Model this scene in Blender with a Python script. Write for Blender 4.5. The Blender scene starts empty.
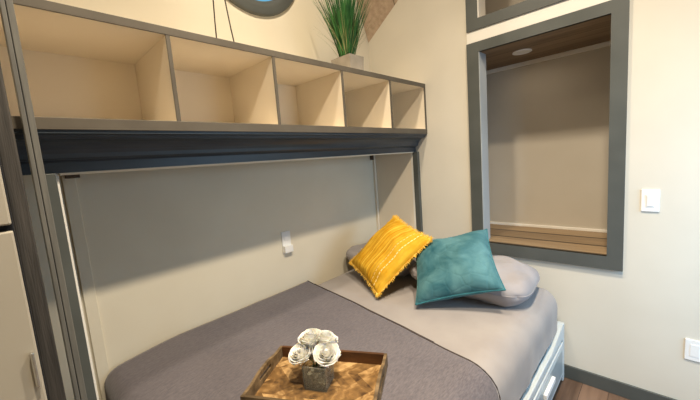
import bpy, bmesh, math, random
from mathutils import Vector, Matrix, noise
random.seed(7)
S = bpy.context.scene
COL = S.collection
R = math.radians

# ------------------------------------------------------------------ materials
def nt(name):
    m = bpy.data.materials.new(name); m.use_nodes = True
    t = m.node_tree; b = t.nodes['Principled BSDF']
    return m, t, b
def srgb(r, g, b):
    f = lambda c: (c/255/12.92) if c/255 <= .04045 else ((c/255+.055)/1.055)**2.4
    return (f(r), f(g), f(b), 1)
def noisy(name, c1, c2, scale=3.0, rough=.6, bump=0.0, bscale=60, spec=.3, stretch=(1,1,1), sheen=0, detail=4, coat=0, metal=0):
    m, t, b = nt(name); N = t.nodes; L = t.links
    tc = N.new('ShaderNodeTexCoord'); mp = N.new('ShaderNodeMapping'); mp.inputs['Scale'].default_value = stretch
    L.new(tc.outputs['Object'], mp.inputs['Vector'])
    n = N.new('ShaderNodeTexNoise'); n.inputs['Scale'].default_value = scale; n.inputs['Detail'].default_value = detail
    L.new(mp.outputs[0], n.inputs['Vector'])
    r = N.new('ShaderNodeValToRGB'); r.color_ramp.elements[0].position = .32; r.color_ramp.elements[1].position = .68
    r.color_ramp.elements[0].color = c1; r.color_ramp.elements[1].color = c2
    L.new(n.outputs['Fac'], r.inputs[0]); L.new(r.outputs[0], b.inputs['Base Color'])
    b.inputs['Roughness'].default_value = rough; b.inputs['Specular IOR Level'].default_value = spec
    b.inputs['Metallic'].default_value = metal
    if sheen: b.inputs['Sheen Weight'].default_value = sheen; b.inputs['Sheen Roughness'].default_value = .35
    if coat: b.inputs['Coat Weight'].default_value = coat
    if bump:
        n2 = N.new('ShaderNodeTexNoise'); n2.inputs['Scale'].default_value = bscale; n2.inputs['Detail'].default_value = 3
        L.new(mp.outputs[0], n2.inputs['Vector'])
        bp = N.new('ShaderNodeBump'); bp.inputs['Strength'].default_value = bump; bp.inputs['Distance'].default_value = .004
        L.new(n2.outputs['Fac'], bp.inputs['Height']); L.new(bp.outputs[0], b.inputs['Normal'])
    return m
def wood(name, c1, c2, along=(0,1,0), plank=.14, across='x', rough=.5, gap=.03, scale=9, alen=.6):
    """planks with dark joints and streaky grain, in object space"""
    m, t, b = nt(name); N = t.nodes; L = t.links
    tc = N.new('ShaderNodeTexCoord'); sp = N.new('ShaderNodeSeparateXYZ'); L.new(tc.outputs['Object'], sp.inputs[0])
    st = [18, 18, 18]
    for i in range(3):
        if along[i]: st[i] = 1.2
    mp = N.new('ShaderNodeMapping'); mp.inputs['Scale'].default_value = st; L.new(tc.outputs['Object'], mp.inputs['Vector'])
    n = N.new('ShaderNodeTexNoise'); n.inputs['Scale'].default_value = scale*.2; n.inputs['Detail'].default_value = 6
    L.new(mp.outputs[0], n.inputs['Vector'])
    d = N.new('ShaderNodeMath'); d.operation = 'DIVIDE'; d.inputs[1].default_value = plank
    L.new(sp.outputs[across.upper()], d.inputs[0])
    fl = N.new('ShaderNodeMath'); fl.operation = 'FLOOR'; L.new(d.outputs[0], fl.inputs[0])
    fr = N.new('ShaderNodeMath'); fr.operation = 'FRACT'; L.new(d.outputs[0], fr.inputs[0])
    wn = N.new('ShaderNodeTexWhiteNoise'); wn.noise_dimensions = '1D'; L.new(fl.outputs[0], wn.inputs['W'])
    ad = N.new('ShaderNodeMath'); ad.operation = 'MULTIPLY_ADD'; ad.inputs[1].default_value = .45
    L.new(wn.outputs['Value'], ad.inputs[0]); L.new(n.outputs['Fac'], ad.inputs[2])
    r = N.new('ShaderNodeValToRGB'); r.color_ramp.elements[0].position = .3; r.color_ramp.elements[1].position = 1.0
    r.color_ramp.elements[0].color = c1; r.color_ramp.elements[1].color = c2
    L.new(ad.outputs[0], r.inputs[0])
    gt = N.new('ShaderNodeMath'); gt.operation = 'GREATER_THAN'; gt.inputs[1].default_value = gap; L.new(fr.outputs[0], gt.inputs[0])
    mr = N.new('ShaderNodeMapRange'); mr.inputs[3].default_value = .25; L.new(gt.outputs[0], mr.inputs[0])
    mx = N.new('ShaderNodeMix'); mx.data_type = 'RGBA'; mx.blend_type = 'MULTIPLY'; mx.inputs[0].default_value = 1
    L.new(r.outputs[0], mx.inputs[6]); L.new(mr.outputs[0], mx.inputs[7]); L.new(mx.outputs[2], b.inputs['Base Color'])
    b.inputs['Roughness'].default_value = rough; b.inputs['Specular IOR Level'].default_value = .3
    return m
def weave(name, c1, c2, scale=220, rough=.9, sheen=.2, bump=.35):
    m, t, b = nt(name); N = t.nodes; L = t.links
    tc = N.new('ShaderNodeTexCoord')
    mp = N.new('ShaderNodeMapping'); mp.inputs['Scale'].default_value = (1, 4, 1); L.new(tc.outputs['Object'], mp.inputs['Vector'])
    n = N.new('ShaderNodeTexNoise'); n.inputs['Scale'].default_value = scale*.25; n.inputs['Detail'].default_value = 5
    L.new(mp.outputs[0], n.inputs['Vector'])
    n3 = N.new('ShaderNodeTexNoise'); n3.inputs['Scale'].default_value = 3; L.new(tc.outputs['Object'], n3.inputs['Vector'])
    mm = N.new('ShaderNodeMath'); mm.operation = 'MULTIPLY_ADD'; mm.inputs[1].default_value = .4
    L.new(n3.outputs['Fac'], mm.inputs[0]); L.new(n.outputs['Fac'], mm.inputs[2])
    r = N.new('ShaderNodeValToRGB'); r.color_ramp.elements[0].position = .45; r.color_ramp.elements[1].position = .95
    r.color_ramp.elements[0].color = c1; r.color_ramp.elements[1].color = c2
    L.new(mm.outputs[0], r.inputs[0]); L.new(r.outputs[0], b.inputs['Base Color'])
    b.inputs['Roughness'].default_value = rough; b.inputs['Specular IOR Level'].default_value = .1
    b.inputs['Sheen Weight'].default_value = sheen
    w = N.new('ShaderNodeTexWave'); w.inputs['Scale'].default_value = 14; w.bands_direction = 'Y'; w.inputs['Distortion'].default_value = .4
    L.new(tc.outputs['Object'], w.inputs['Vector'])
    a2 = N.new('ShaderNodeMath'); a2.operation = 'MULTIPLY_ADD'; a2.inputs[1].default_value = .3
    L.new(w.outputs['Fac'], a2.inputs[0]); L.new(n.outputs['Fac'], a2.inputs[2])
    bp = N.new('ShaderNodeBump'); bp.inputs['Strength'].default_value = bump; bp.inputs['Distance'].default_value = .003
    L.new(a2.outputs[0], bp.inputs['Height']); L.new(bp.outputs[0], b.inputs['Normal'])
    return m
def emis(name, col, s):
    m, t, b = nt(name); b.inputs['Base Color'].default_value = col
    b.inputs['Emission Color'].default_value = col; b.inputs['Emission Strength'].default_value = s
    return m

M = {}
M['wall'] = noisy('wall_paint', srgb(222,213,192), srgb(228,220,200), 2.5, .75, .05, 120)
M['wall_r'] = noisy('wall_paint_right', srgb(214,208,194), srgb(220,214,200), 2.5, .7, .05, 120)
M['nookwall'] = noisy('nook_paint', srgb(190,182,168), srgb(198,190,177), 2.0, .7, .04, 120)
M['cream'] = noisy('shelf_melamine', srgb(234,221,199), srgb(238,226,205), 3, .55)
M['white'] = noisy('white_trim', srgb(232,228,220), srgb(238,234,226), 3, .45)
M['slate'] = noisy('slate_trim', srgb(78,81,78), srgb(87,90,87), 5, .45, spec=.4)
M['slate_d'] = noisy('slate_beam', srgb(52,61,70), srgb(62,72,82), 5, .4, spec=.5, stretch=(1,6,6))
M['edge'] = noisy('grey_shelf_edge', srgb(88,81,71), srgb(98,91,80), 8, .5)
M['post_l'] = noisy('pale_grey_laminate', srgb(98,97,93), srgb(114,112,106), 10, .45, stretch=(8,8,.6))
M['post_d'] = noisy('dark_grey_wood', srgb(50,48,46), srgb(76,72,68), 9, .55, .3, 40, stretch=(9,9,.5))
M['black'] = noisy('dark_gap', srgb(18,20,26), srgb(26,28,36), 4, .8)
M['sheet'] = noisy('grey_beige_sheet', srgb(150,144,142), srgb(160,154,151), 5, .85, .25, 9, sheen=.15, spec=.15)
M['case'] = noisy('grey_pillowcase', srgb(150,146,148), srgb(162,157,159), 5, .8, .25, 9, sheen=.15, spec=.15)
M['cover'] = weave('charcoal_coverlet', srgb(88,84,90), srgb(114,108,112))
M['cover_edge'] = noisy('coverlet_hem', srgb(58,50,50), srgb(72,64,62), 30, .9)
M['bedwhite'] = noisy('bed_frame_white', srgb(196,202,202), srgb(206,212,212), 3, .35, spec=.5)
M['bedgrey'] = noisy('drawer_front', srgb(150,160,162), srgb(162,172,174), 3, .35, spec=.5)
M['floor'] = wood('floor_planks', srgb(78,60,48), srgb(128,102,84), (1,0,0), .13, 'y', .4, .02)
M['nookfloor'] = wood('nook_planks', srgb(108,90,70), srgb(160,136,106), (0,1,0), .2075, 'x', .5, .12)
M['nookceil'] = wood('nook_ceiling_planks', srgb(112,94,74), srgb(150,128,102), (0,1,0), .11, 'x', .6, .03)
M['soffit'] = wood('soffit_planks', srgb(160,138,118), srgb(206,184,160), (1,0,0), .30, 'y', .5, .02)
M['ceil'] = noisy('ceiling_wood', srgb(140,122,102), srgb(158,140,118), 3, .8)
M['wall_far'] = noisy('far_wall_paint', srgb(150,144,132), srgb(158,152,140), 2.5, .8)
M['wire'] = noisy('bronze_wire', srgb(52,44,38), srgb(70,58,50), 20, .4, metal=.7)
M['pot'] = noisy('concrete_pot', srgb(134,127,116), srgb(148,141,130), 14, .8, .4, 50)
M['soil'] = noisy('potting_soil', srgb(40,32,26), srgb(60,48,38), 40, .95)
M['cab'] = noisy('cabinet_cream', srgb(160,154,142), srgb(168,162,150), 2, .5)
M['chrome'] = noisy('brushed_metal', srgb(190,190,186), srgb(210,210,206), 20, .25, metal=.9)
M['plastic'] = noisy('white_plastic', srgb(236,236,234), srgb(242,242,240), 3, .35, spec=.5)
M['green_d'] = noisy('grass_green', srgb(24,66,34), srgb(66,122,60), 12, .5, spec=.3)
M['green_p'] = noisy('grass_pale', srgb(120,132,86), srgb(160,158,110), 12, .6)
M['stem'] = noisy('rose_stem', srgb(52,78,40), srgb(76,100,56), 12, .6)
M['stone'] = noisy('vase_gravel', srgb(110,104,92), srgb(190,184,168), 60, .6, .8, 80)
M['dial'] = noisy('brown_bracket', srgb(84,72,58), srgb(98,84,70), 8, .6)

# rose petals
m, t, b = nt('ivory_petal'); b.inputs['Base Color'].default_value = srgb(250,247,238); b.inputs['Roughness'].default_value = .6
b.inputs['Subsurface Weight'].default_value = .8; b.inputs['Subsurface Radius'].default_value = (1,.9,.7); b.inputs['Subsurface Scale'].default_value = .012
M['petal'] = m
M['jamb'] = noisy('jamb_paint', srgb(176,180,180), srgb(186,190,190), 3, .5)
# glass
m, t, b = nt('smoky_glass'); b.inputs['Base Color'].default_value = srgb(214,214,204); b.inputs['Roughness'].default_value = .08
b.inputs['Transmission Weight'].default_value = .85; b.inputs['IOR'].default_value = 1.2
M['glass'] = m
m, t, b = nt('window_pane_glass'); b.inputs['Base Color'].default_value = srgb(200,232,244); b.inputs['Roughness'].default_value = .02
b.inputs['Transmission Weight'].default_value = 1; b.inputs['IOR'].default_value = 1.05
M['pane'] = m
M['lens'] = emis('lamp_lens', srgb(255,238,210), .9)
# velvet
m, t, b = nt('teal_velvet'); N = t.nodes; L = t.links
tc = N.new('ShaderNodeTexCoord')
n = N.new('ShaderNodeTexNoise'); n.inputs['Scale'].default_value = 9; n.inputs['Detail'].default_value = 5; n.inputs['Distortion'].default_value = .6
L.new(tc.outputs['Object'], n.inputs['Vector'])
r = N.new('ShaderNodeValToRGB'); r.color_ramp.elements[0].position = .3; r.color_ramp.elements[1].position = .75
r.color_ramp.elements[0].color = srgb(44,90,102); r.color_ramp.elements[1].color = srgb(94,138,146)
L.new(n.outputs['Fac'], r.inputs[0]); L.new(r.outputs[0], b.inputs['Base Color'])
b.inputs['Roughness'].default_value = .75; b.inputs['Sheen Weight'].default_value = .45; b.inputs['Sheen Roughness'].default_value = .3
b.inputs['Sheen Tint'].default_value = srgb(150,205,205); b.inputs['Specular IOR Level'].default_value = .1
vv = N.new('ShaderNodeTexVoronoi'); vv.feature = 'DISTANCE_TO_EDGE'; vv.inputs['Scale'].default_value = 13; L.new(tc.outputs['Object'], vv.inputs['Vector'])
mi = N.new('ShaderNodeMath'); mi.operation = 'MINIMUM'; mi.inputs[1].default_value = .12; L.new(vv.outputs['Distance'], mi.inputs[0])
bp = N.new('ShaderNodeBump'); bp.inputs['Strength'].default_value = .5; bp.inputs['Distance'].default_value = .02
L.new(mi.outputs[0], bp.inputs['Height']); L.new(bp.outputs[0], b.inputs['Normal'])
M['velvet'] = m
M['velvet_pipe'] = noisy('teal_piping', srgb(34,96,108), srgb(56,124,134), 20, .7, sheen=.4)
# yellow stitched cotton : lines run along local x, spaced in local y
m, t, b = nt('mustard_cotton'); N = t.nodes; L = t.links
tc = N.new('ShaderNodeTexCoord'); sp = N.new('ShaderNodeSeparateXYZ'); L.new(tc.outputs['Object'], sp.inputs[0])
n = N.new('ShaderNodeTexNoise'); n.inputs['Scale'].default_value = 14; n.inputs['Detail'].default_value = 4; L.new(tc.outputs['Object'], n.inputs['Vector'])
r = N.new('ShaderNodeValToRGB'); r.color_ramp.elements[0].position = .3; r.color_ramp.elements[1].position = .7
r.color_ramp.elements[0].color = srgb(206,152,32); r.color_ramp.elements[1].color = srgb(226,178,58)
L.new(n.outputs['Fac'], r.inputs[0])
def band(y0, w):
    s = N.new('ShaderNodeMath'); s.operation = 'SUBTRACT'; s.inputs[1].default_value = y0; L.new(sp.outputs['Y'], s.inputs[0])
    a = N.new('ShaderNodeMath'); a.operation = 'ABSOLUTE'; L.new(s.outputs[0], a.inputs[0])
    l = N.new('ShaderNodeMath'); l.operation = 'LESS_THAN'; l.inputs[1].default_value = w; L.new(a.outputs[0], l.inputs[0])
    return l
dsh = N.new('ShaderNodeMath'); dsh.operation = 'SINE'
dm = N.new('ShaderNodeMath'); dm.operation = 'MULTIPLY'; dm.inputs[1].default_value = 260; L.new(sp.outputs['X'], dm.inputs[0]); L.new(dm.outputs[0], dsh.inputs[0])
dg = N.new('ShaderNodeMath'); dg.operation = 'GREATER_THAN'; dg.inputs[1].default_value = -.5; L.new(dsh.outputs[0], dg.inputs[0])
cur = r.outputs[0]
for y0, w, c, dashed in ((-.165,.0022,srgb(255,236,180),True),(-.125,.0022,srgb(255,226,150),True),(-.07,.003,srgb(196,130,14),False),(-.045,.002,srgb(250,206,90),False),
                 (.0,.003,srgb(196,130,14),False),(.04,.002,srgb(250,206,90),False),(.07,.003,srgb(196,130,14),False),(.115,.003,srgb(200,134,16),False),(.15,.002,srgb(250,206,90),False),(.185,.003,srgb(196,130,14),False)):
    l = band(y0, w); mx = N.new('ShaderNodeMix'); mx.data_type = 'RGBA'; fac = l.outputs[0]
    if dashed:
        mu = N.new('ShaderNodeMath'); mu.operation = 'MULTIPLY'; L.new(l.outputs[0], mu.inputs[0]); L.new(dg.outputs[0], mu.inputs[1]); fac = mu.outputs[0]
    L.new(fac, mx.inputs[0]); L.new(cur, mx.inputs[6]); mx.inputs[7].default_value = c; cur = mx.outputs[2]
L.new(cur, b.inputs['Base Color']); b.inputs['Roughness'].default_value = .85; b.inputs['Specular IOR Level'].default_value = .1
w = N.new('ShaderNodeTexWave'); w.bands_direction = 'Y'; w.inputs['Scale'].default_value = 11; w.inputs['Distortion'].default_value = 1.0; L.new(tc.outputs['Object'], w.inputs['Vector'])
bp = N.new('ShaderNodeBump'); bp.inputs['Strength'].default_value = .55; bp.inputs['Distance'].default_value = .008
L.new(w.outputs['Fac'], bp.inputs['Height']); L.new(bp.outputs[0], b.inputs['Normal'])
M['mustard'] = m
M['fringe'] = noisy('mustard_fringe', srgb(222,166,40), srgb(246,212,110), 60, .9)
# tray patchwork wood : herringbone chevrons
def traywood(name, c1, c2, c3):
    m, t, b = nt(name); N = t.nodes; L = t.links
    tc = N.new('ShaderNodeTexCoord'); sp = N.new('ShaderNodeSeparateXYZ'); L.new(tc.outputs['Object'], sp.inputs[0])
    # fold y into chevrons
    pp = N.new('ShaderNodeMath'); pp.operation = 'PINGPONG'; pp.inputs[1].default_value = .08; L.new(sp.outputs['Y'], pp.inputs[0])
    ad = N.new('ShaderNodeMath'); ad.operation = 'ADD'; L.new(sp.outputs['X'], ad.inputs[0]); L.new(pp.outputs[0], ad.inputs[1])
    dv = N.new('ShaderNodeMath'); dv.operation = 'DIVIDE'; dv.inputs[1].default_value = .042; L.new(ad.outputs[0], dv.inputs[0])
    fl = N.new('ShaderNodeMath'); fl.operation = 'FLOOR'; L.new(dv.outputs[0], fl.inputs[0])
    yd = N.new('ShaderNodeMath'); yd.operation = 'DIVIDE'; yd.inputs[1].default_value = .08; L.new(sp.outputs['Y'], yd.inputs[0])
    yf = N.new('ShaderNodeMath'); yf.operation = 'FLOOR'; L.new(yd.outputs[0], yf.inputs[0])
    cb = N.new('ShaderNodeCombineXYZ'); L.new(fl.outputs[0], cb.inputs[0]); L.new(yf.outputs[0], cb.inputs[1])
    wn = N.new('ShaderNodeTexWhiteNoise'); wn.noise_dimensions = '3D'; L.new(cb.outputs[0], wn.inputs['Vector'])
    n = N.new('ShaderNodeTexNoise'); n.inputs['Scale'].default_value = 22; n.inputs['Detail'].default_value = 6; n.inputs['Distortion'].default_value = 1.4
    L.new(tc.outputs['Object'], n.inputs['Vector'])
    ma = N.new('ShaderNodeMath'); ma.operation = 'MULTIPLY_ADD'; ma.inputs[1].default_value = .45; L.new(wn.outputs['Value'], ma.inputs[0]); L.new(n.outputs['Fac'], ma.inputs[2])
    r = N.new('ShaderNodeValToRGB'); r.color_ramp.elements[0].position = .35; r.color_ramp.elements[1].position = 1.0
    r.color_ramp.elements[0].color = c1; r.color_ramp.elements[1].color = c3
    e = r.color_ramp.elements.new(.68); e.color = c2
    L.new(ma.outputs[0], r.inputs[0]); L.new(r.outputs[0], b.inputs['Base Color'])
    b.inputs['Roughness'].default_value = .38; b.inputs['Specular IOR Level'].default_value = .45
    return m
M['traybase'] = traywood('tray_patchwork', srgb(66,46,28), srgb(132,100,60), srgb(196,160,110))
M['trayside'] = noisy('tray_side_wood', srgb(82,66,46), srgb(132,110,80), 6, .6, .4, 30, stretch=(1,6,6))
M['traydark'] = noisy('tray_dark_wood', srgb(70,44,24), srgb(98,64,36), 6, .6, .4, 30, stretch=(1,6,6))

# ------------------------------------------------------------------ helpers
def finish(bm, name, mat, parent=None, loc=(0,0,0), smooth=False, rot=None):
    bmesh.ops.recalc_face_normals(bm, faces=bm.faces)
    me = bpy.data.meshes.new(name); bm.to_mesh(me); bm.free()
    if smooth:
        for p in me.polygons: p.use_smooth = True
    mats = mat if isinstance(mat, list) else [mat]
    for k in mats: me.materials.append(M[k])
    o = bpy.data.objects.new(name, me); COL.objects.link(o)
    o.location = loc
    if rot: o.rotation_euler = rot
    if parent: o.parent = parent
    return o
def box(bm, x0, x1, y0, y1, z0, z1, bev=0, seg=2):
    r = bmesh.ops.create_cube(bm, size=1)
    vs = r['verts']
    for v in vs:
        v.co = Vector(((x0+x1)/2+v.co.x*(x1-x0), (y0+y1)/2+v.co.y*(y1-y0), (z0+z1)/2+v.co.z*(z1-z0)))
    if bev:
        es = list({e for v in vs for e in v.link_edges})
        bmesh.ops.bevel(bm, geom=es, offset=bev, segments=seg, affect='EDGES', profile=.5)
def bx(name, mat, dims, parent=None, bev=.002, seg=2, loc=(0,0,0)):
    bm = bmesh.new(); box(bm, *dims, bev=bev, seg=seg)
    return finish(bm, name, mat, parent, loc=loc)
def tag(o, label=None, cat=None, group=None, kind=None):
    if label: o['label'] = label
    if cat: o['category'] = cat
    if group: o['group'] = group
    if kind: o['kind'] = kind
    return o
def empty(name, loc=(0,0,0), rot=(0,0,0)):
    o = bpy.data.objects.new(name, None); COL.objects.link(o); o.location = loc; o.rotation_euler = rot; o.empty_display_size = .05
    return o
def struct(o, label, cat):
    return tag(o, label, cat, kind='structure')
def tube(bm, pts, rad, n=8, cap=True):
    """sweep a circle along pts; rad number or list"""
    rings = []
    for i, p in enumerate(pts):
        p = Vector(p)
        a = Vector(pts[max(i-1,0)]); c = Vector(pts[min(i+1,len(pts)-1)])
        d = (c-a).normalized(); up = Vector((0,0,1)) if abs(d.z) < .9 else Vector((1,0,0))
        s = d.cross(up).normalized(); q = s.cross(d)
        rr = rad[i] if isinstance(rad, (list,tuple)) else rad
        rings.append([bm.verts.new(p + rr*(math.cos(2*math.pi*k/n)*s + math.sin(2*math.pi*k/n)*q)) for k in range(n)])
    for A, B in zip(rings, rings[1:]):
        for k in range(n): bm.faces.new((A[k], A[(k+1)%n], B[(k+1)%n], B[k]))
    if cap:
        bm.faces.new(rings[0]); bm.faces.new(rings[-1])
def prism_x(bm, prof, x0, x1):
    """extrude a (y,z) polygon along x"""
    A = [bm.verts.new((x0, y, z)) for y, z in prof]; B = [bm.verts.new((x1, y, z)) for y, z in prof]
    n = len(prof)
    for i in range(n): bm.faces.new((A[i], A[(i+1)%n], B[(i+1)%n], B[i]))
    bm.faces.new(A); bm.faces.new(B)

# ------------------------------------------------------------------ room shell
XL, YF, ZC = -3.0, -3.6, 3.3
# back wall with a round opening
WC = (-1.11, 2.825); WR = .287
bm = bmesh.new(); q = .42; n = 64
sq, ci = [], []
for k in range(n):
    a = 2*math.pi*k/n; c, s = math.cos(a), math.sin(a); f = q/max(abs(c), abs(s))
    sq.append(bm.verts.new((WC[0]+c*f, 0, WC[1]+s*f))); ci.append(bm.verts.new((WC[0]+c*WR, 0, WC[1]+s*WR)))
for k in range(n): bm.faces.new((sq[k], sq[(k+1)%n], ci[(k+1)%n], ci[k]))
def quad(bm, pts): bm.faces.new([bm.verts.new(p) for p in pts])
xa, xb, za, zb = WC[0]-q, WC[0]+q, WC[1]-q, WC[1]+q
quad(bm, [(XL,0,0),(0,0,0),(0,0,za),(XL,0,za)]); quad(bm, [(XL,0,zb),(0,0,zb),(0,0,ZC),(XL,0,ZC)])
quad(bm, [(XL,0,za),(xa,0,za),(xa,0,zb),(XL,0,zb)]); quad(bm, [(xb,0,za),(0,0,za),(0,0,zb),(xb,0,zb)])
# hole reveal
rv = [bm.verts.new((v.co.x, .1, v.co.z)) for v in ci]
for k in range(n): bm.faces.new((ci[k], ci[(k+1)%n], rv[(k+1)%n], rv[k]))
struct(finish(bm, 'wall_back', 'wall'), 'cream painted wall behind the bed and the cubby shelf', 'wall')
# right wall, x from 0 to .1, with two openings
WY0, WY1, WZ0, WZ1 = -.961, -1.668, .842, 2.165      # lower opening
UZ0, UZ1 = 2.375, 2.92
bm = bmesh.new()
for (y0,y1,z0,z1) in ((0,WY0,0,ZC),(WY1,YF,0,ZC),(WY0,WY1,0,WZ0),(WY0,WY1,WZ1,UZ0),(WY0,WY1,UZ1,ZC)):
    box(bm, 0, .1, y1, y0, z0, z1)
struct(finish(bm, 'wall_right', 'wall_r'), 'cream painted wall at the head of the bed with the framed openings', 'wall')
bm = bmesh.new(); quad(bm, [(XL,0,0),(XL,YF,0),(XL,YF,ZC),(XL,0,ZC)])
struct(finish(bm, 'wall_left', 'wall_far'), 'cream wall on the left side of the room', 'wall')
bm = bmesh.new(); quad(bm, [(XL,.0,0),(.1,.0,0),(.1,YF,0),(XL,YF,0)])
struct(finish(bm, 'floor', 'floor'), 'dark brown wood plank floor beside the bed', 'floor')
bm = bmesh.new(); quad(bm, [(XL,.1,ZC),(.1,.1,ZC),(.1,YF,ZC),(XL,YF,ZC)])
struct(finish(bm, 'ceiling', 'ceil'), 'pale ceiling above the room', 'ceiling')
bm = bmesh.new(); quad(bm, [(XL,YF,0),(.1,YF,0),(.1,YF,ZC),(XL,YF,ZC)])
struct(finish(bm, 'wall_front', 'wall_far'), 'cream wall behind the viewer', 'wall')
# sloping plank soffit in the corner
bm = bmesh.new()
A0 = bm.verts.new((0,-.004,2.5)); A1 = bm.verts.new((-.002,-1.16,ZC)); A2 = bm.verts.new((-.30,-.004,ZC))
A3 = bm.verts.new((-.002,-.004,ZC))
bm.faces.new((A0,A1,A2)); 
struct(finish(bm, 'trim_1', 'soffit'), 'brown wood plank soffit sloping down into the wall corner', 'trim')
# baseboard
bm = bmesh.new(); box(bm, -.014, 0, YF, -1.44, 0, .088, .003)
struct(finish(bm, 'baseboard_right', 'slate'), 'dark slate baseboard along the foot of the right wall', 'baseboard')

# nook behind the right wall
NX = .62
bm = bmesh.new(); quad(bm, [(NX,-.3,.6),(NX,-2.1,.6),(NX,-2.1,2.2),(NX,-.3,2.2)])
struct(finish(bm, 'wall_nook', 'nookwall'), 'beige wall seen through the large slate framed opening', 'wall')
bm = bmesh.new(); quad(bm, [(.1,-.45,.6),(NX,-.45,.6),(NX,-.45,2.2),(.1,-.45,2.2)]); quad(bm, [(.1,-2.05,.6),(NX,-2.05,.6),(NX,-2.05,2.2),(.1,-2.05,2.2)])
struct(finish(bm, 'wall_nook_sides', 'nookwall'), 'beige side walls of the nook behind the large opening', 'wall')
bm = bmesh.new(); box(bm, .1, NX, -2.1, -.4, 2.168, 2.20)
struct(finish(bm, 'ceiling_nook', 'nookceil'), 'brown plank ceiling seen through the large framed opening', 'ceiling')
bm = bmesh.new(); box(bm, .1, NX, -2.1, -.4, .80, .840)
struct(finish(bm, 'floor_nook', 'nookfloor'), 'tan wood planks at the bottom of the framed opening', 'floor')
bm = bmesh.new(); box(bm, NX-.02, NX, -2.05, -.45, 2.138, 2.168, .003)
struct(finish(bm, 'trim_2', 'white'), 'white crown strip under the plank ceiling of the nook', 'trim')
bm = bmesh.new(); box(bm, NX-.012, NX, -2.05, -.45, .840, .862, .003)
struct(finish(bm, 'baseboard_nook', 'white'), 'white baseboard strip along the back of the nook', 'baseboard')
# upper nook
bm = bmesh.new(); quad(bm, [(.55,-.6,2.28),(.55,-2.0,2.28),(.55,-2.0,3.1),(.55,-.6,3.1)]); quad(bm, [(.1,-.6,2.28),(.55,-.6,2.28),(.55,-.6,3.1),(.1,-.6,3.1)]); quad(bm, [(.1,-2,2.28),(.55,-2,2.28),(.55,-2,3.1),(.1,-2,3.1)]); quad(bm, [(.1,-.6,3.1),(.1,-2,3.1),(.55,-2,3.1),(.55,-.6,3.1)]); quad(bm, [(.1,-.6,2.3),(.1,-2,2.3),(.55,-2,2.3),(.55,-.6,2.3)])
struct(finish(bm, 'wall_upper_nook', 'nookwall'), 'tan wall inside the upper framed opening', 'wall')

def casing(bm, x0, x1, yo0, yo1, zo0, zo1, yi0, yi1, zi0, zi1):
    """mitred picture frame in the YZ plane between x0 and x1"""
    o = [(yo0,zo0),(yo1,zo0),(yo1,zo1),(yo0,zo1)]; i = [(yi0,zi0),(yi1,zi0),(yi1,zi1),(yi0,zi1)]
    for k in range(4):
        pts = [o[k], o[(k+1)%4], i[(k+1)%4], i[k]]
        A = [bm.verts.new((x0,)+p) for p in pts]; B = [bm.verts.new((x1,)+p) for p in pts]
        for j in range(4): bm.faces.new((A[j], A[(j+1)%4], B[(j+1)%4], B[j]))
        bm.faces.new(A); bm.faces.new(B)
    for e in list(bm.edges): pass
w1 = struct(empty('window_1', (0,(WY0+WY1)/2,WZ0)), 'large interior opening with a wide slate frame on the right wall', 'window')
def rel(o, p): o.parent = p; o.matrix_parent_inverse = Matrix.Translation(p.location).inverted(); return o
bm = bmesh.new(); casing(bm, -.022, 0, -.882, -1.738, .766, 2.228, WY0-.002, WY1+.002, WZ0+.002, WZ1-.002)
rel(finish(bm, 'frame', 'slate'), w1)
bm = bmesh.new(); box(bm, -.018, .1, WY0-.006, WY0+.001, WZ0, WZ1)
rel(finish(bm, 'jamb', 'jamb'), w1)
bm = bmesh.new(); box(bm, -.018, .1, WY1, WY0-.006, WZ0-.001, WZ0+.002)
rel(finish(bm, 'sill', 'nookfloor'), w1)
bm = bmesh.new(); box(bm, -.018, .1, WY1, WY0-.006, WZ1-.002, WZ1+.001)
rel(finish(bm, 'head_jamb', 'nookceil'), w1)
w2 = struct(empty('window_2', (0,(WY0+WY1)/2,UZ0)), 'upper slate framed opening cut off by the top of the photo', 'window')
bm = bmesh.new(); casing(bm, -.022, 0, -.885, -1.738, 2.307, 2.99, WY0-.002, WY1+.002, UZ0+.002, UZ1-.002)
rel(finish(bm, 'frame', 'slate'), w2)
bm = bmesh.new(); casing(bm, -.018, .1, WY0+.001, WY1-.001, UZ0-.001, UZ1+.001, WY0-.010, WY1+.004, UZ0+.003, UZ1-.004)
rel(finish(bm, 'jamb', 'white'), w2)
bm = bmesh.new(); box(bm, -.012, 0, -1.738, -.882, 2.226, 2.309)
struct(finish(bm, 'trim_3', 'white'), 'white strip between the two slate framed openings', 'trim')
# round window
w3 = struct(empty('window_3', (WC[0],0,WC[1])), 'round porthole window with a dark frame high on the back wall', 'window')
bm = bmesh.new(); n = 64; rings = []
for (rr, yy) in ((.372,0),(.372,-.018),(.362,-.028),(.345,-.024),(.330,-.030),(.292,-.024),(.285,-.01),(.285,.05)):
    rings.append([bm.verts.new((WC[0]+rr*math.cos(2*math.pi*k/n), yy, WC[1]+rr*math.sin(2*math.pi*k/n))) for k in range(n)])
for A, B in zip(rings, rings[1:]):
    for k in range(n): bm.faces.new((A[k], A[(k+1)%n], B[(k+1)%n], B[k]))
rel(finish(bm, 'frame', 'slate', smooth=True), w3)
bm = bmesh.new(); bmesh.ops.create_cone(bm, cap_ends=True, segments=64, radius1=.286, radius2=.286, depth=.006, matrix=Matrix.Translation((WC[0],.03,WC[1])) @ Matrix.Rotation(math.pi/2,4,'X'))
rel(finish(bm, 'pane', 'pane'), w3)

CLX, CLY = .292, -1.145
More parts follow.
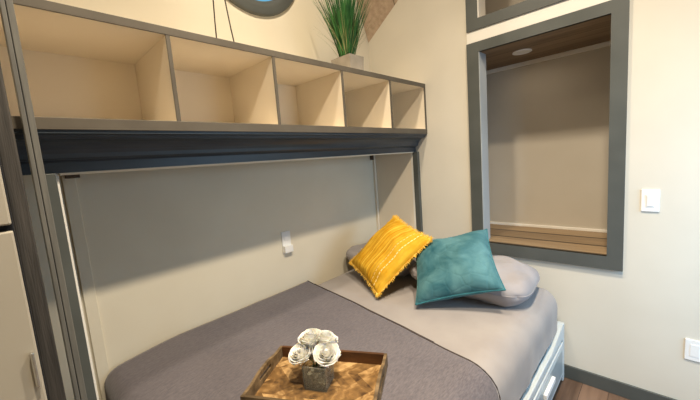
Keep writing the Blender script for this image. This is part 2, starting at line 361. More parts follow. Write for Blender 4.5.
# nook ceiling light
cl = tag(empty('ceiling_light', (CLX,CLY,2.168)), 'round white recessed light in the nook plank ceiling', 'light')
bm = bmesh.new()
rings = [[bm.verts.new((rr*math.cos(2*math.pi*k/32), rr*math.sin(2*math.pi*k/32), zz)) for k in range(32)] for rr, zz in ((.062,0),(.062,-.006),(.05,-.009),(.044,-.004))]
for A, B in zip(rings, rings[1:]):
    for k in range(32): bm.faces.new((A[k], A[(k+1)%32], B[(k+1)%32], B[k]))
finish(bm, 'trim_ring', 'plastic', cl, smooth=True)
bm = bmesh.new(); bmesh.ops.create_cone(bm, cap_ends=True, segments=32, radius1=.0445, radius2=.0445, depth=.003, matrix=Matrix.Translation((0,0,-.004)))
finish(bm, 'lens', 'plastic', cl)

# ------------------------------------------------------------------ cubby shelf
SX0, SX1, SY = -2.305, -.001, -.539
ZB, ZT = 1.663, 2.042
sh = tag(empty('cubby_shelf', ((SX0+SX1)/2,0,ZB)), 'long cream shelf with five open cubbies and grey edges above the bed', 'shelf')
SD = .40
def part(name, mat, dims, p, bev=.0015):
    return rel(bx(name, mat, dims, None, bev), p)
# boards: cream body + grey edge band in front
part('top_board', 'cream', (SX0,SX1,SY+.006,-.001,ZT-.028,ZT), sh)
part('bottom_board', 'cream', (SX0,SX1,SY+.006,-.001,ZB,ZB+.036), sh)
part('back_panel', 'cream', (SX0,SX1,-.108,-.10,ZB+.03,ZT-.02), sh)
part('top_edge_band', 'edge', (SX0,SX1,SY,SY+.006,ZT-.028,ZT+.001), sh)
part('bottom_edge_band', 'edge', (SX0,SX1,SY,SY+.006,ZB-.001,ZB+.036), sh)
for i in range(6):
    x = -2.305 + .461*i
    x += .006 if 0 < i < 5 else 0
    x0 = x-.0075 if i else x; x1 = x+.0075
    if i == 5: x0, x1 = -.019, -.001
    part('divider', 'cream', (x0,x1,SY+.007,-.108,ZB+.036,ZT-.028), sh, .001)
    part('divider_edge_band', 'edge', (x0,x1,SY+.001,SY+.007,ZB+.036,ZT-.028), sh, .001)

# header beam
bm = bmesh.new()
prof = [(-.002,1.6625),(-.532,1.6625),(-.532,1.652),(-.516,1.648),(-.512,1.636)]
for k in range(7):
    a = k/6*math.pi/2
    prof.append((-.512+.062*math.sin(a)*1.0, 1.636-.05*(1-math.cos(a))-.006*k/6))
prof += [(-.446,1.576),(-.436,1.574),(-.4245,1.566),(-.4245,1.532),(-.40,1.532),(-.40,1.60),(-.002,1.60)]
prism_x(bm, prof, -2.305, -.001)
hb = finish(bm, 'shelf_beam', 'slate_d')
tag(hb, 'dark slate blue moulded beam running under the cubby shelf', 'beam')
bm = bmesh.new(); box(bm, -2.2, -.03, -.42, -.398, 1.524, 1.532, .001)
struct(finish(bm, 'trim_4', 'cream'), 'thin cream strip under the slate beam', 'trim')

# alcove panels
bm = bmesh.new(); box(bm, -.028, -.001, -.392, -.002, 0, 1.60, .001)
struct(finish(bm, 'wall_alcove_end', 'cream'), 'cream end panel at the right of the bed alcove', 'wall')
bm = bmesh.new(); box(bm, -.030, -.001, -.410, -.392, 0, 1.532, .001)
struct(finish(bm, 'trim_5', 'white'), 'white strip beside the right alcove post', 'trim')
pr = bx('alcove_post', 'slate', (-.032,-.001,-.456,-.411,0,1.531), bev=.002); tag(pr, 'dark slate post at the right end of the bed alcove', 'post', 'slate posts of the bed alcove')
bm = bmesh.new(); box(bm, -.05, -.03, -.022, -.001, 0, 1.532, .002)
struct(finish(bm, 'trim_6', 'cream'), 'cream corner strip in the right corner of the alcove', 'trim')
pl = bx('alcove_post', 'slate', (-2.245,-2.212,-.456,-.411,0,1.531), bev=.002); tag(pl, 'dark slate post at the left end of the bed alcove', 'post', 'slate posts of the bed alcove')
bm = bmesh.new(); box(bm, -2.2115, -2.203, -.412, -.400, 0, 1.532, .001)
struct(finish(bm, 'trim_7', 'white'), 'bright white strip beside the left alcove post', 'trim')
bm = bmesh.new(); box(bm, -2.16, -2.115, -.012, -.001, 0, 1.60, .002)
struct(finish(bm, 'trim_8', 'wall'), 'cream strip on the back wall near the left end of the alcove', 'trim')
for xx, lb in ((-.085,'small brown bracket under the beam at the right alcove corner'), (-2.15,'small brown bracket under the beam at the left alcove corner')):
    o = bx('bracket', 'dial', (xx, xx+.05 if xx < -1 else xx+.022, -.03,-.001,1.49 if xx > -1 else 1.515,1.53 if xx > -1 else 1.545), bev=.003); tag(o, lb, 'bracket', 'brackets under the beam')

# left uprights and cabinet
lp = tag(empty('end_panel', (-2.26,-.6,0)), 'tall pale grey end panel with a dark seam at the left of the shelf', 'panel')
part('board', 'post_l', (-2.273,-2.2628,-.625,-.56,0,ZC), lp)
part('board', 'post_l', (-2.2612,-2.247,-.625,-.56,0,ZC), lp)
part('seam', 'black', (-2.2628,-2.2612,-.620,-.565,0,ZC), lp, 0)
dp = bx('upright_board', 'post_d', (-2.328,-2.2965,-.78,-.70,0,ZC), bev=.003); tag(dp, 'dark streaky wooden upright between the cream cabinet and the grey panel', 'post')
cb = tag(empty('drawer_cabinet', (-2.66,-.8,0)), 'tall cream drawer cabinet at the left edge of the photo', 'cabinet')
part('body', 'black', (-2.98,-2.327,-1.0,-.82,.0,1.95), cb, .001)
def drawer(z0, z1, hx=True):
    d = part('drawer', 'cab', (-2.97,-2.329,-1.02,-1.001,z0,z1), cb, .003)
    bm = bmesh.new(); box(bm, -2.340, -2.334, -1.032, -1.0201, (z0+z1)/2-.035, (z0+z1)/2+.035, .002)
    h = finish(bm, 'handle', 'chrome'); h.parent = d; h.matrix_parent_inverse = d.matrix_world.inverted() if False else Matrix.Translation(cb.location).inverted() @ Matrix.Translation(cb.location)
    return d
for z0, z1 in ((.08,.42),(.43,.87),(.88,1.418),(1.43,1.94)): drawer(z0, z1)

# ------------------------------------------------------------------ bed
bed = tag(empty('daybed', (-1.09,-.74,0)), 'white storage bed base with drawers under the mattress', 'bed')
part('side_rail', 'bedwhite', (-2.16,-.036,-1.460,-1.430,.285,.325), bed, .004)
part('side_panel', 'bedgrey', (-2.16,-.036,-1.447,-1.427,.03,.288), bed, .003)
part('end_post', 'bedwhite', (-.06,-.028,-1.463,-1.415,.0,.385), bed, .004)
part('end_post', 'bedwhite', (-2.185,-2.15,-1.463,-1.415,.0,.385), bed, .004)
part('base_slab', 'bedwhite', (-2.15,-.036,-1.427,-.02,.02,.36), bed, .004)
# raised end of the side, rising to the post
bm = bmesh.new()
pf = [(-.36,.322),(-.06,.382),(-.06,.30),(-.36,.30)]
A = [bm.verts.new((x,-1.461,z)) for x,z in pf]; B = [bm.verts.new((x,-1.431,z)) for x,z in pf]
for i in range(4): bm.faces.new((A[i],A[(i+1)%4],B[(i+1)%4],B[i]))
bm.faces.new(A); bm.faces.new(B)
rel(finish(bm, 'rail_riser', 'bedwhite'), bed)
for x0, x1 in ((-.72,-.075),(-1.42,-.74),(-2.13,-1.44)):
    d = part('drawer', 'bedwhite', (x0,x1,-1.465,-1.447,.055,.275), bed, .004)
    for nm, mt, dm in (('drawer_inset','bedgrey',(x0+.03,x1-.03,-1.4665,-1.4645,.085,.245)),('handle','plastic',((x0+x1)/2-.16,(x0+x1)/2+.03,-1.485,-1.4665,.185,.215))):
        bm = bmesh.new(); box(bm, *dm, .003 if nm=='handle' else .0005); h = finish(bm, nm, mt); h.parent = d

# mattress in fitted sheet
MX0, MX1, MY0, MY1, MZ = -2.13, -.045, -1.445, -.03, .632
def top_z(x, y):
    z = MZ
    # softer drop at the foot
    tt = max(0, (-1.75 - x)/.38); z -= .042*tt**2
    z += .006*noise.noise(Vector((x*3, y*3, 1)))
    # slight crown toward the wall
    z += .012*max(0, 1+y/.5)*max(0,min(1,(x+1.6)))
    return z
def super_shell(name, mat, x0, x1, y0, y1, z0, rnd, nx=90, ny=70, off=0, parent=None):
    """soft slab : top surface with rounded sides falling to z0"""
    bm = bmesh.new()
    # param across : extended arc coordinates
    def prof(n, a, b):
        out = []
        L = math.pi/2*rnd; drop = MZ-rnd-z0
        for i in range(6): out.append((a, 1, -(rnd+drop*(1-i/6))))
        for i in range(9):
            th = i/8*math.pi/2; out.append((a + rnd*(1-math.sin(math.pi/2-th+0)) if False else a+rnd*(1-math.cos(th)), 1, -rnd*(1-math.sin(th))))
        for i in range(1, n): out.append((a+rnd+(b-a-2*rnd)*i/n, 1, 0))
        for i in range(9):
            th = (8-i)/8*math.pi/2; out.append((b-rnd*(1-math.cos(th)), 1, -rnd*(1-math.sin(th))))
        for i in range(1,7): out.append((b, 1, -(rnd+drop*i/6)))
        return out
    px = prof(nx, x0, x1); py = prof(ny, y0, y1)
    V = {}
    for i, (x,_,dx) in enumerate(px):
        for j, (y,_,dy) in enumerate(py):
            d = min(dx, dy) if (dx < 0 or dy < 0) else 0
            xx, yy = x, y
            # round the vertical corners in plan
            rc = .09
            cx = x0+rc if x < x0+rc else (x1-rc if x > x1-rc else None); cy = y0+rc if y < y0+rc else (y1-rc if y > y1-rc else None)
            if cx is not None and cy is not None:
                vx, vy = x-cx, y-cy; mm = max(abs(vx),abs(vy)); l = math.hypot(vx,vy)
                if l > 1e-6: xx, yy = cx+vx*mm/l, cy+vy*mm/l
            z = top_z(xx, yy)+d
            if d < 0:
                w = .006*noise.noise(Vector((xx*9, yy*9, z*6+5)))
                if j < 15: yy += w
                if i < 15 or i > len(px)-16: xx += w
            V[i,j] = bm.verts.new((xx, yy, max(z, z0)+off))
    for i in range(len(px)-1):
        for j in range(len(py)-1):
            bm.faces.new((V[i,j],V[i+1,j],V[i+1,j+1],V[i,j+1]))
    bmesh.ops.remove_doubles(bm, verts=bm.verts, dist=.0004)
    return finish(bm, name, mat, parent, smooth=True)
mt_ = super_shell('mattress', 'sheet', MX0, MX1, MY0, MY1, .365, .125)
tag(mt_, 'thick mattress in a grey beige fitted sheet on the white bed base', 'mattress')

# coverlet over the foot two thirds
def cov_edge(y):
    pts = [(-.03,-.915),(-.5,-.975),(-.933,-1.044),(-1.211,-1.10),(-1.378,-1.12),(-1.453,-1.12),(-1.62,-1.15),(-1.75,-1.20)]
    for (ya,xa_),(yb,xb_) in zip(pts,pts[1:]):
        if y >= yb: return xa_+(xb_-xa_)*(y-ya)/(yb-ya)
    return pts[-1][1]
bm = bmesh.new(); V = {}; ny = 110; nx = 80
prof = []   # (arc y used for edge, y, dz)
r_ = .125
ytop = MY0-.008+r_
arc = [(-.026 - (i/70)*(abs(ytop)-.026), 0) for i in range(71)]
prof = [(y, y, 0) for y, _ in arc]
for i in range(1, 13):
    th = i/12*math.pi/2; prof.append((ytop-r_*th, ytop-r_*math.sin(th), -r_*(1-math.cos(th))))
for i in range(1, 13):
    s = i/12*.14; prof.append((ytop-r_*math.pi/2-s, ytop-r_-.003*math.sin(i), -r_-s))
for j, (ye, y, dz) in enumerate(prof):
    xe = cov_edge(ye)
    for i in range(nx+13):
        if i <= nx:
            x = xe + (MX0+.05-xe)*(i/nx); ddx = 0; xx = x
        elif i <= nx+6:
            th = (i-nx)/6*math.pi/2; xx = MX0+.05-.062*math.sin(th); ddx = -.06*(1-math.cos(th))
        else:
            xx = MX0-.012; ddx = -.06-.035*(i-nx-6)
        yy = y
        # plan rounding at foot corner near side
        rc = .10
        if xx < MX0+rc and yy < MY0+rc:
            vx, vy = xx-(MX0+rc), yy-(MY0+rc); mm = max(abs(vx),abs(vy)); l = math.hypot(vx,vy)
            xx, yy = MX0+rc+vx*mm/l, MY0+rc+vy*mm/l
        if xx < MX0+rc and yy > MY1-.05:
            pass
        z = top_z(xx, max(yy,MY0)) + min(dz, ddx) + .007
        z += .0025*noise.noise(Vector((xx*6, yy*6, 3)))
        V[i,j] = bm.verts.new((xx, yy, z))
for j in range(len(prof)-1):
    for i in range(nx+12): bm.faces.new((V[i,j],V[i+1,j],V[i+1,j+1],V[i,j+1]))
edge_pts = [V[0,j].co.copy() for j in range(len(prof))]
cv = finish(bm, 'coverlet', 'cover', smooth=True)
so = cv.modifiers.new('thickness','SOLIDIFY'); so.thickness = .006; so.offset = 0
tag(cv, 'charcoal grey woven coverlet spread over the foot of the bed', 'bedspread')
bm = bmesh.new()
tube(bm, [p+Vector((.002,0,.0)) for p in edge_pts[::2]], .0058, 6)
tube(bm, [p+Vector((.016,0,-.004)) for p in edge_pts[4:62:2]], .003, 6)
h = finish(bm, 'hem', 'cover_edge', smooth=True); h.parent = cv

# ------------------------------------------------------------------ cushions and pillows
def cushion(name, mats, w, h, T, pinch, loc, rotm, label, cat, group=None, seed=0, wr=.004, p=2.6, e=.55, n=44, sag=None, rc=0):
    root_rot = rotm.to_euler()
    bm = bmesh.new(); top = {}; bot = {}
    def pt(u, v, s):
        # u,v in -1..1
        pu = 1 - pinch*(1-abs(v)**1.6*0-0)*(1-v*v)*0
        k_ = 1-rc*(u*u*v*v)**2; x = u*w/2*(1 - pinch*(1-v*v))*k_; y = v*h/2*(1 - pinch*(1-u*u))*k_
        t = T/2*((1-abs(u)**p)*(1-abs(v)**p))**e
        f = max(0.0, 1-max(abs(u),abs(v)))
        nz = noise.noise(Vector((x*7+seed, y*7, s*3)))*wr*4*min(1, f*6) + noise.noise(Vector((x*22+seed, y*14, s*5+9)))*wr*min(1,f*8)
        z = s*t + s*nz
        if sag: z += sag(x, y)
        return Vector((x,y,z))
    for i in range(n+1):
        for j in range(n+1):
            # denser near rim
            u = math.sin((i/n*2-1)*math.pi/2); v = math.sin((j/n*2-1)*math.pi/2)
            top[i,j] = bm.verts.new(pt(u,v,1))
            bot[i,j] = top[i,j] if i in (0,n) or j in (0,n) else bm.verts.new(pt(u,v,-1))
    for i in range(n):
        for j in range(n):
            bm.faces.new((top[i,j],top[i+1,j],top[i+1,j+1],top[i,j+1])); bm.faces.new((bot[i,j+1],bot[i+1,j+1],bot[i+1,j],bot[i,j]))
    rim = [top[i,0].co.copy() for i in range(n)] + [top[n,j].co.copy() for j in range(n)] + [top[n-i,n].co.copy() for i in range(n)] + [top[0,n-j].co.copy() for j in range(n)]
    o = finish(bm, name, mats[0], smooth=True, loc=loc, rot=root_rot)
    tag(o, label, cat, group)
    return o, rim
def E(ax, ay, az): return Matrix.Rotation(az,3,'Z') @ Matrix.Rotation(ay,3,'Y') @ Matrix.Rotation(ax,3,'X')

# grey sleeping pillows, lying at the head of the bed
g = 'two grey bed pillows'
o, rim = cushion('pillow', ['case'], .56, .72, .22, .0, (-.35,-1.02,.725), E(R(3),R(2),R(6)), 'plump grey bed pillow lying behind the teal cushion', 'pillow', 'grey bed pillows at the head of the bed', seed=3, wr=.009, e=.45, rc=.16)
bm = bmesh.new(); tube(bm, rim+[rim[0]], .003, 6, False); s_ = finish(bm, 'seam', 'case', o, smooth=True)
o, rim = cushion('pillow', ['case'], .50, .62, .20, .0, (-.33,-.345,.735), E(0,R(3),R(-5)), 'grey bed pillow mostly hidden behind the mustard cushion', 'pillow', 'grey bed pillows at the head of the bed', seed=8, wr=.009, e=.45, rc=.12)
bm = bmesh.new(); tube(bm, rim+[rim[0]], .003, 6, False); finish(bm, 'seam', 'case', o, smooth=True)
# teal velvet
o, rim = cushion('throw_cushion', ['velvet'], .475, .475, .19, .075, (-.560,-.995,.835), E(.508,-.248,-1.145), 'teal velvet square cushion leaning on the grey pillow', 'cushion', seed=12, wr=.005, e=.5)
bm = bmesh.new(); tube(bm, rim+[rim[0]], .005, 8, False); finish(bm, 'piping', 'velvet_pipe', o, smooth=True)
# mustard
o, rim = cushion('throw_cushion', ['mustard'], .47, .47, .15, .05, (-.600,-.535,.862), E(.227,-.696,-.605), 'mustard yellow stitched cushion with a frayed fringe edge', 'cushion', seed=20, wr=.005, e=.5)
bm = bmesh.new()
rr = random.Random(5); m_ = len(rim)
for k in range(m_*3):
    a = rim[(k//3)%m_]; b_ = rim[(k//3+1)%m_]; q_ = a.lerp(b_, (k%3)/3)
    out = Vector((q_.x, q_.y, 0)); 
    # outward = normal of the nearer side
    if abs(q_.x) > abs(q_.y): out = Vector((math.copysign(1,q_.x), rr.uniform(-.5,.5), rr.uniform(-.4,.4)))
    else: out = Vector((rr.uniform(-.5,.5), math.copysign(1,q_.y), rr.uniform(-.4,.4)))
    L_ = rr.uniform(.012,.026)
    out.normalize()
    tube(bm, [q_-out*.004, q_+out*L_*.6, q_+out*L_+Vector((rr.uniform(-.003,.003),rr.uniform(-.003,.003),rr.uniform(-.003,.003)))], [.0026,.0022,.0012], 5)
finish(bm, 'fringe', 'fringe', o)

# ------------------------------------------------------------------ tray
A_, B_, C_ = Vector((-1.863,-.817)), Vector((-1.578,-.665)), Vector((-1.34,-1.085))
ang = math.atan2((C_-B_).y, (C_-B_).x)
cen = (A_+C_)/2
LX, LY = (C_-B_).length/2, (B_-A_).length/2
TZ = .644
tray = tag(empty('serving_tray', (cen.x,cen.y,TZ), (0,0,ang)), 'rectangular rustic wooden tray with patchwork base lying on the coverlet', 'tray')
def tpart(name, mat, dims, bev=.002): return bx(name, mat, dims, tray, bev)
tpart('tray_base', 'traybase', (-LX+.008,LX-.008,-LY+.008,LY-.008,0,.008))
tpart('long_side', 'traydark', (-LX+.012,LX-.012,LY-.012,LY,0,.056))
tpart('long_side', 'trayside', (-LX+.012,LX-.012,-LY,-LY+.012,0,.056))
def handle_side(x0, x1):
    """short side with an arched top and a hand slot"""
    bm = bmesh.new(); N_ = 28
    xm = [x0, x1]
    outer = []; 
    for k in range(N_+1):
        y = -LY + 2*LY*k/N_; hgt = .054 + .012*math.exp(-(y/.075)**4)
        outer.append((y, hgt))
    slot_w, s0, s1 = .045, .030, .046
    for fx in xm:
        pass
    for k in range(N_):
        (ya,ha),(yb,hb_) = outer[k], outer[k+1]
        inside = abs((ya+yb)/2) < slot_w
        segs = [(0, s0, s0),(s1, ha, hb_)] if inside else [(0, ha, hb_)]
        for z0, z1a, z1b in segs:
            vs = [bm.verts.new(p) for p in ((x0,ya,z0),(x1,ya,z0),(x1,yb,z0),(x0,yb,z0),(x0,ya,z1a),(x1,ya,z1a),(x1,yb,z1b),(x0,yb,z1b))]
            for f in ((0,1,2,3),(4,5,6,7),(0,1,5,4),(2,3,7,6),(0,3,7,4),(1,2,6,5)): bm.faces.new([vs[q] for q in f])
    bmesh.ops.remove_doubles(bm, verts=bm.verts, dist=.0001)
    return finish(bm, 'handle_side', 'trayside', tray)
handle_side(-LX, -LX+.012); handle_side(LX-.012, LX)

# vase on the tray
VZ = TZ+.0085
vc = Vector((-1.598,-.945))
vase = tag(empty('glass_vase', (vc.x,vc.y,VZ), (0,0,ang+R(-2))), 'small square smoky glass vase standing in the wooden tray', 'vase')
hw, vh, th = .047, .094, .004
bm = bmesh.new()
def ringq(h_, z): return [bm.verts.new((sx*h_, sy*h_, z)) for sx, sy in ((-1,-1),(1,-1),(1,1),(-1,1))]
R0, R1, R2, R3 = ringq(hw*.94,0), ringq(hw,vh), ringq(hw-th,vh), ringq(hw*.94-th,.008)
for a, b_ in ((R0,R1),(R1,R2),(R2,R3)):
    for k in range(4): bm.faces.new((a[k],a[(k+1)%4],b_[(k+1)%4],b_[k]))
bm.faces.new(R0); bm.faces.new(R3)
finish(bm, 'glass', 'glass', vase)
bm = bmesh.new()
rr = random.Random(3)
for k in range(170):
    r1 = rr.uniform(.005,.0085)
    x = rr.uniform(-1,1)*(hw-.013); y = rr.uniform(-1,1)*(hw-.013); z = rr.uniform(.014,.062)
    ret = bmesh.ops.create_icosphere(bm, subdivisions=1, radius=r1, matrix=Matrix.Translation((x,y,z)) @ Matrix.Diagonal((rr.uniform(.8,1.2),rr.uniform(.8,1.2),rr.uniform(.6,1),1)))
gr = finish(bm, 'gravel', 'stone', vase, smooth=True); gr['kind'] = 'stuff'

# roses
def rose_mesh(seed):
    bm = bmesh.new(); rr = random.Random(seed)
    layers = [(2,.0045,.031,.0),(3,.010,.0305,.1),(3,.0155,.030,.4),(4,.021,.029,.6),(4,.027,.027,.8),(5,.033,.024,1.0),(5,.038,.022,1.1)]
    off = rr.uniform(0,6)
    for li,(cnt,rad,hh,open_) in enumerate(layers):
        for c in range(cnt):
            a0 = off + li*.7 + c*2*math.pi/cnt + rr.uniform(-.12,.12); wid = 2*math.pi/cnt*.78
            V = {}; nu, nv = 8, 6
            for i in range(nu+1):
                for j in range(nv+1):
                    u = i/nu*2-1; v = j/nv
                    prof = math.sin(v*math.pi/2)**.7
                    rv = rad*(.35+.65*prof) + open_*.0035*max(0,(v-.75)/.25)**2
                    hv = (.031-9.5*rad*rad-.0)*v*1.05 - open_*.0035*max(0,(v-.7)/.3)**2 - .004*(1-v)*li*.5
                    edge = 1-abs(u)**3*(.25+.2*v)
                    a = a0 + u*wid
                    hv *= edge if v > .5 else 1
                    rv += .002*noise.noise(Vector((a*2, v*3, seed+li)))*2 + .0025*u*u*v
                    V[i,j] = bm.verts.new((rv*math.cos(a), rv*math.sin(a), hv - .012))
            for i in range(nu):
                for j in range(nv): bm.faces.new((V[i,j],V[i+1,j],V[i+1,j+1],V[i,j+1]))
    # tight bud in the middle
    ret = bmesh.ops.create_uvsphere(bm, u_segments=12, v_segments=8, radius=.008, matrix=Matrix.Translation((0,0,.008)) @ Matrix.Diagonal((1,1,1.2,1)))
    for f in bm.faces: f.smooth = True
    return bm
spots = [((-1.636,-.893,.780),(-.45,.0),'white rose at the left of the glass vase'),
         ((-1.578,-.978,.781),(-.35,-.45),'white rose at the right front of the glass vase'),
         ((-1.580,-.888,.818),(-.1,.1),'white rose at the top of the bunch in the glass vase'),
         ((-1.536,-.930,.808),(.35,.0),'white rose at the back right of the bunch in the glass vase')]
for k,(p,(tx,ty),lb) in enumerate(spots):
    r0 = empty('rose', (p[0],p[1],p[2]))
    d = Vector((tx,ty,1)).normalized(); q_ = Vector((0,0,1)).rotation_difference(d)
    bm = rose_mesh(k*7+2)
    b0 = finish(bm, 'bloom', 'petal', r0, smooth=True); b0.rotation_euler = q_.to_euler(); b0.scale = (1.22,1.22,1.35)
    bs = Vector((vc.x-p[0], vc.y-p[1], VZ+.02-p[2])); bs.x += (p[0]-vc.x)*.35; bs.y += (p[1]-vc.y)*.35
    rimp = Vector(((vc.x-p[0])*.72, (vc.y-p[1])*.72, VZ+vh-.004-p[2]))
    bm = bmesh.new(); tube(bm, [-d*.008, (-d*.008).lerp(rimp,.5)+Vector((0,0,.004)), rimp, bs], .0022, 6)
    finish(bm, 'stem', 'stem', r0, smooth=True)
    bm = bmesh.new()
    for s_ in range(5):
        a = s_*2*math.pi/5; c = Vector((math.cos(a),math.sin(a),0))
        tip = c*.026+Vector((0,0,-.006)); sd = Vector((-math.sin(a),math.cos(a),0))*.006
        vs = [bm.verts.new(x) for x in (Vector((0,0,-.015)), c*.014+sd+Vector((0,0,-.016)), tip, c*.014-sd+Vector((0,0,-.016)))]
        bm.faces.new(vs)
    sp_ = finish(bm, 'sepals', 'stem', r0); sp_.rotation_euler = q_.to_euler()
    tag(r0, lb, 'flower', 'white roses in the glass vase')

# ------------------------------------------------------------------ plant on the shelf
PX0, PX1, PY0, PY1, PZ0, PZ1 = -.757, -.622, -.462, -.29, ZT+.002, 2.160
pc = ((PX0+PX1)/2, (PY0+PY1)/2)
plant = tag(empty('potted_grass', (pc[0],pc[1],PZ0)), 'tall green artificial grass in a square concrete pot on top of the cubby shelf', 'plant')
hx, hy, ph = (PX1-PX0)/2, (PY1-PY0)/2, PZ1-PZ0
bm = bmesh.new()
def rq(ax, ay, z): return [bm.verts.new((sx*ax, sy*ay, z)) for sx, sy in ((-1,-1),(1,-1),(1,1),(-1,1))]
Q = [rq(hx*.92,hy*.92,0), rq(hx,hy,ph), rq(hx-.012,hy-.012,ph), rq(hx-.014,hy-.014,ph-.02)]
for a, b_ in zip(Q, Q[1:]):
    for k in range(4): bm.faces.new((a[k],a[(k+1)%4],b_[(k+1)%4],b_[k]))
bm.faces.new(Q[0])
bmesh.ops.bevel(bm, geom=[e for e in bm.edges if len(e.link_faces)==2], offset=.002, segments=2, affect='EDGES')
finish(bm, 'pot', 'pot', plant)
bm = bmesh.new(); box(bm, -hx+.012, hx-.012, -hy+.012, hy-.012, ph-.035, ph-.014)
finish(bm, 'soil', 'soil', plant)
rr = random.Random(11)
def blades(cnt, hmin, hmax, spread, wd):
    bm = bmesh.new()
    for k in range(cnt):
        a = rr.uniform(0,2*math.pi); r0 = rr.uniform(0,.045); base = Vector((r0*math.cos(a), r0*math.sin(a), ph-.016))
        L_ = rr.uniform(hmin,hmax); lean = spread*rr.uniform(.05,1)**1.0; aa = a+rr.uniform(-.5,.5)
        dirv = Vector((math.cos(aa),math.sin(aa),0)); sd = Vector((-math.sin(aa+rr.uniform(-.8,.8)),math.cos(aa+rr.uniform(-.8,.8)),0)).normalized()
        prev = None
        for s in range(7):
            t_ = s/6; p = base + Vector((0,0,L_*t_*(1-.18*lean*t_))) + dirv*(L_*lean*(.6*t_+.4*t_*t_))
            w_ = wd*(1-t_**2.2)*(.6+.8*min(1,t_*4))*.5+.0002
            cur_ = (bm.verts.new(p-sd*w_), bm.verts.new(p+sd*w_))
            if prev: bm.faces.new((prev[0],prev[1],cur_[1],cur_[0]))
            prev = cur_
    return bm
o = finish(blades(480,.22,.52,.46,.0062), 'grass_blades', 'green_d', plant, smooth=True); o['kind'] = 'stuff'
o = finish(blades(70,.18,.36,.9,.003), 'dry_blades', 'green_p', plant, smooth=True); o['kind'] = 'stuff'; o['label'] = 'thin pale dry blades'

# wire-legged ornament
orn = tag(empty('wire_ornament', (-1.56,-.45,ZT+.002)), 'thin wire legs of a standing ornament on top of the cubby shelf', 'ornament')
bm = bmesh.new(); tube(bm, [(-.045,0,0),(-.043,0,.10),(-.035,0,.28),(-.018,0,.42)], .0028, 6); finish(bm, 'leg', 'wire', orn, smooth=True)
bm = bmesh.new(); tube(bm, [(.042,0,0),(.028,0,.10),(.008,0,.28),(-.004,0,.42)], .0028, 6); finish(bm, 'leg', 'wire', orn, smooth=True)
for sx in (-.045, .042):
    bm = bmesh.new(); tube(bm, [(sx,.0,.003),(sx,-.02,.003),(sx+.008,-.04,.003)], .0026, 6); finish(bm, 'foot', 'wire', orn, smooth=True)
bm = bmesh.new(); bmesh.ops.create_uvsphere(bm, u_segments=24, v_segments=14, radius=.07, matrix=Matrix.Translation((-.01,0,.45)) @ Matrix.Rotation(R(-18),4,'Y') @ Matrix.Diagonal((1.25,.45,.62,1)))
tube(bm, [(.05,0,.47),(.085,0,.51),(.09,0,.56),(.115,0,.575),(.15,0,.57)], [.022,.014,.012,.014,.003], 8)
tube(bm, [(-.07,0,.45),(-.12,0,.42),(-.16,0,.395)], [.02,.014,.003], 8)
finish(bm, 'body', 'wire', orn, smooth=True)

# ------------------------------------------------------------------ switches and outlets
def plate(name, loc, axis, w, h, label, cat, kind):
    o = empty(name, loc, (0,0,R(90) if axis=='x' else 0)); tag(o, label, cat)
    # local : plate in XZ plane facing -y
    bx('cover_plate', 'plastic', (-w/2,w/2,-.007,0,-h/2,h/2), o, .003)
    if kind == 'switch':
        bx('switch_frame', 'plastic', (-.0185,.0185,-.0085,-.006,-.036,.036), o, .001)
        k = bx('rocker', 'plastic', (-.0145,.0145,-.013,-.008,-.031,.031), o, .003); k.rotation_euler = (R(4),0,0)
    else:
        bx('socket_insert', 'plastic', (-.0165,.0165,-.009,-.006,-.033,.033), o, .001)
    return o
# faces -x : rotate local -y to -x  => rotation -90
o = plate('light_switch', (-.0005,-1.8415,1.171), 'x', .072, .12, 'white rocker light switch on the wall right of the large framed opening', 'switch', 'switch'); o.rotation_euler = (0,0,R(-90))
o = plate('power_outlet', (-.0005,-2.030,.392), 'x', .072, .115, 'white wall outlet low on the right wall near the photo edge', 'outlet', 'outlet'); o.rotation_euler = (0,0,R(-90))
ob = tag(empty('power_outlet', (-1.047,-.0005,.972)), 'white outlet box on the alcove back wall above the bed', 'outlet')
bx('cover_plate', 'plastic', (-.036,.036,-.008,0,-.075,.075), ob, .003)
bx('plug_block', 'plastic', (-.033,.036,-.03,-.008,-.072,-.022), ob, .004)
for s in (1,):
    f = bx('socket', 'plastic', (-.017,.017,-.0105,-.0075,.012,.045), ob, .003)

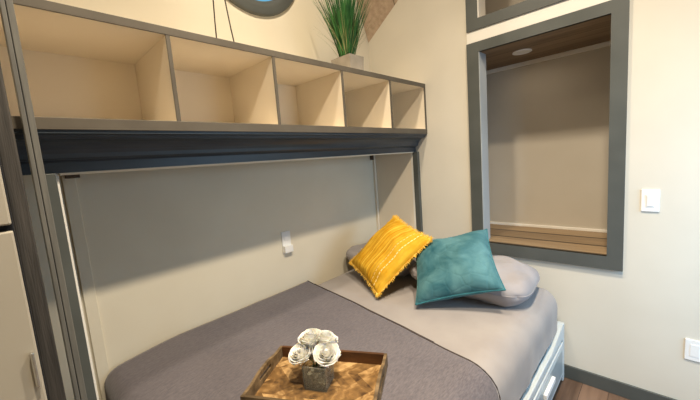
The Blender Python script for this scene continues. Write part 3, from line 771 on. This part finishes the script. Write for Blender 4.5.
# ------------------------------------------------------------------ lights
def area(name, loc, size, power, col, target=None, shape='DISK', sy=None, spread=None):
    l = bpy.data.lights.new(name, 'AREA'); l.energy = power; l.color = col; l.shape = shape; l.size = size
    if sy: l.size_y = sy
    if spread: l.spread = spread
    o = bpy.data.objects.new(name, l); COL.objects.link(o); o.location = loc
    if target:
        o.rotation_euler = (Vector(target)-Vector(loc)).to_track_quat('-Z','Y').to_euler()
    return o
warm = (1.0,.855,.65)
area('can_light_front', (-1.15,-1.80,3.25), .12, 38, warm, spread=R(128))
area('can_light_front', (-2.1,-1.80,3.25), .12, 42, warm, spread=R(128))
area('can_light_bed', (-1.25,-.92,3.25), .12, 30, warm)
area('daylight_window', (-.5,-3.45,1.4), .9, 15, (.36,.66,1.0), (-.2,-1.5,.45), 'RECTANGLE', 1.1, spread=R(110))
area('daylight_door', (-1.5,-3.35,1.4), .6, 10, (.36,.67,1.0), (0,-2.5,1.0), 'RECTANGLE', 1.8, spread=R(80))
area('nook_light', (CLX,CLY,2.15), .08, .6, (1,.84,.64))
area('upper_nook_light', (.3,-1.3,3.05), .1, 1.2, (1,.82,.6))
w = bpy.data.worlds.new('World'); S.world = w; w.use_nodes = True
bg = w.node_tree.nodes['Background']; bg.inputs[0].default_value = (.30,.66,.86,1); bg.inputs[1].default_value = 1.0

# ------------------------------------------------------------------ camera
cd = bpy.data.cameras.new('Camera'); cam = bpy.data.objects.new('Camera', cd); COL.objects.link(cam); S.camera = cam
cd.sensor_fit = 'HORIZONTAL'; cd.sensor_width = 36; cd.lens = 36*326.28/700; cd.clip_start = .02
yw, pt_, rl = R(44.0556), R(-6.8757), R(-4.3633)
F = Vector((math.cos(yw)*math.cos(pt_), math.sin(yw)*math.cos(pt_), math.sin(pt_))); Rt = Vector((math.sin(yw),-math.cos(yw),0)); U = Rt.cross(F)
R2 = math.cos(rl)*Rt + math.sin(rl)*U; U2 = -math.sin(rl)*Rt + math.cos(rl)*U
cam.matrix_world = Matrix(((R2.x,U2.x,-F.x,-2.3236),(R2.y,U2.y,-F.y,-1.8849),(R2.z,U2.z,-F.z,1.5),(0,0,0,1)))
S.view_settings.view_transform = 'Standard'; S.view_settings.look = 'None'; S.view_settings.exposure = -.08
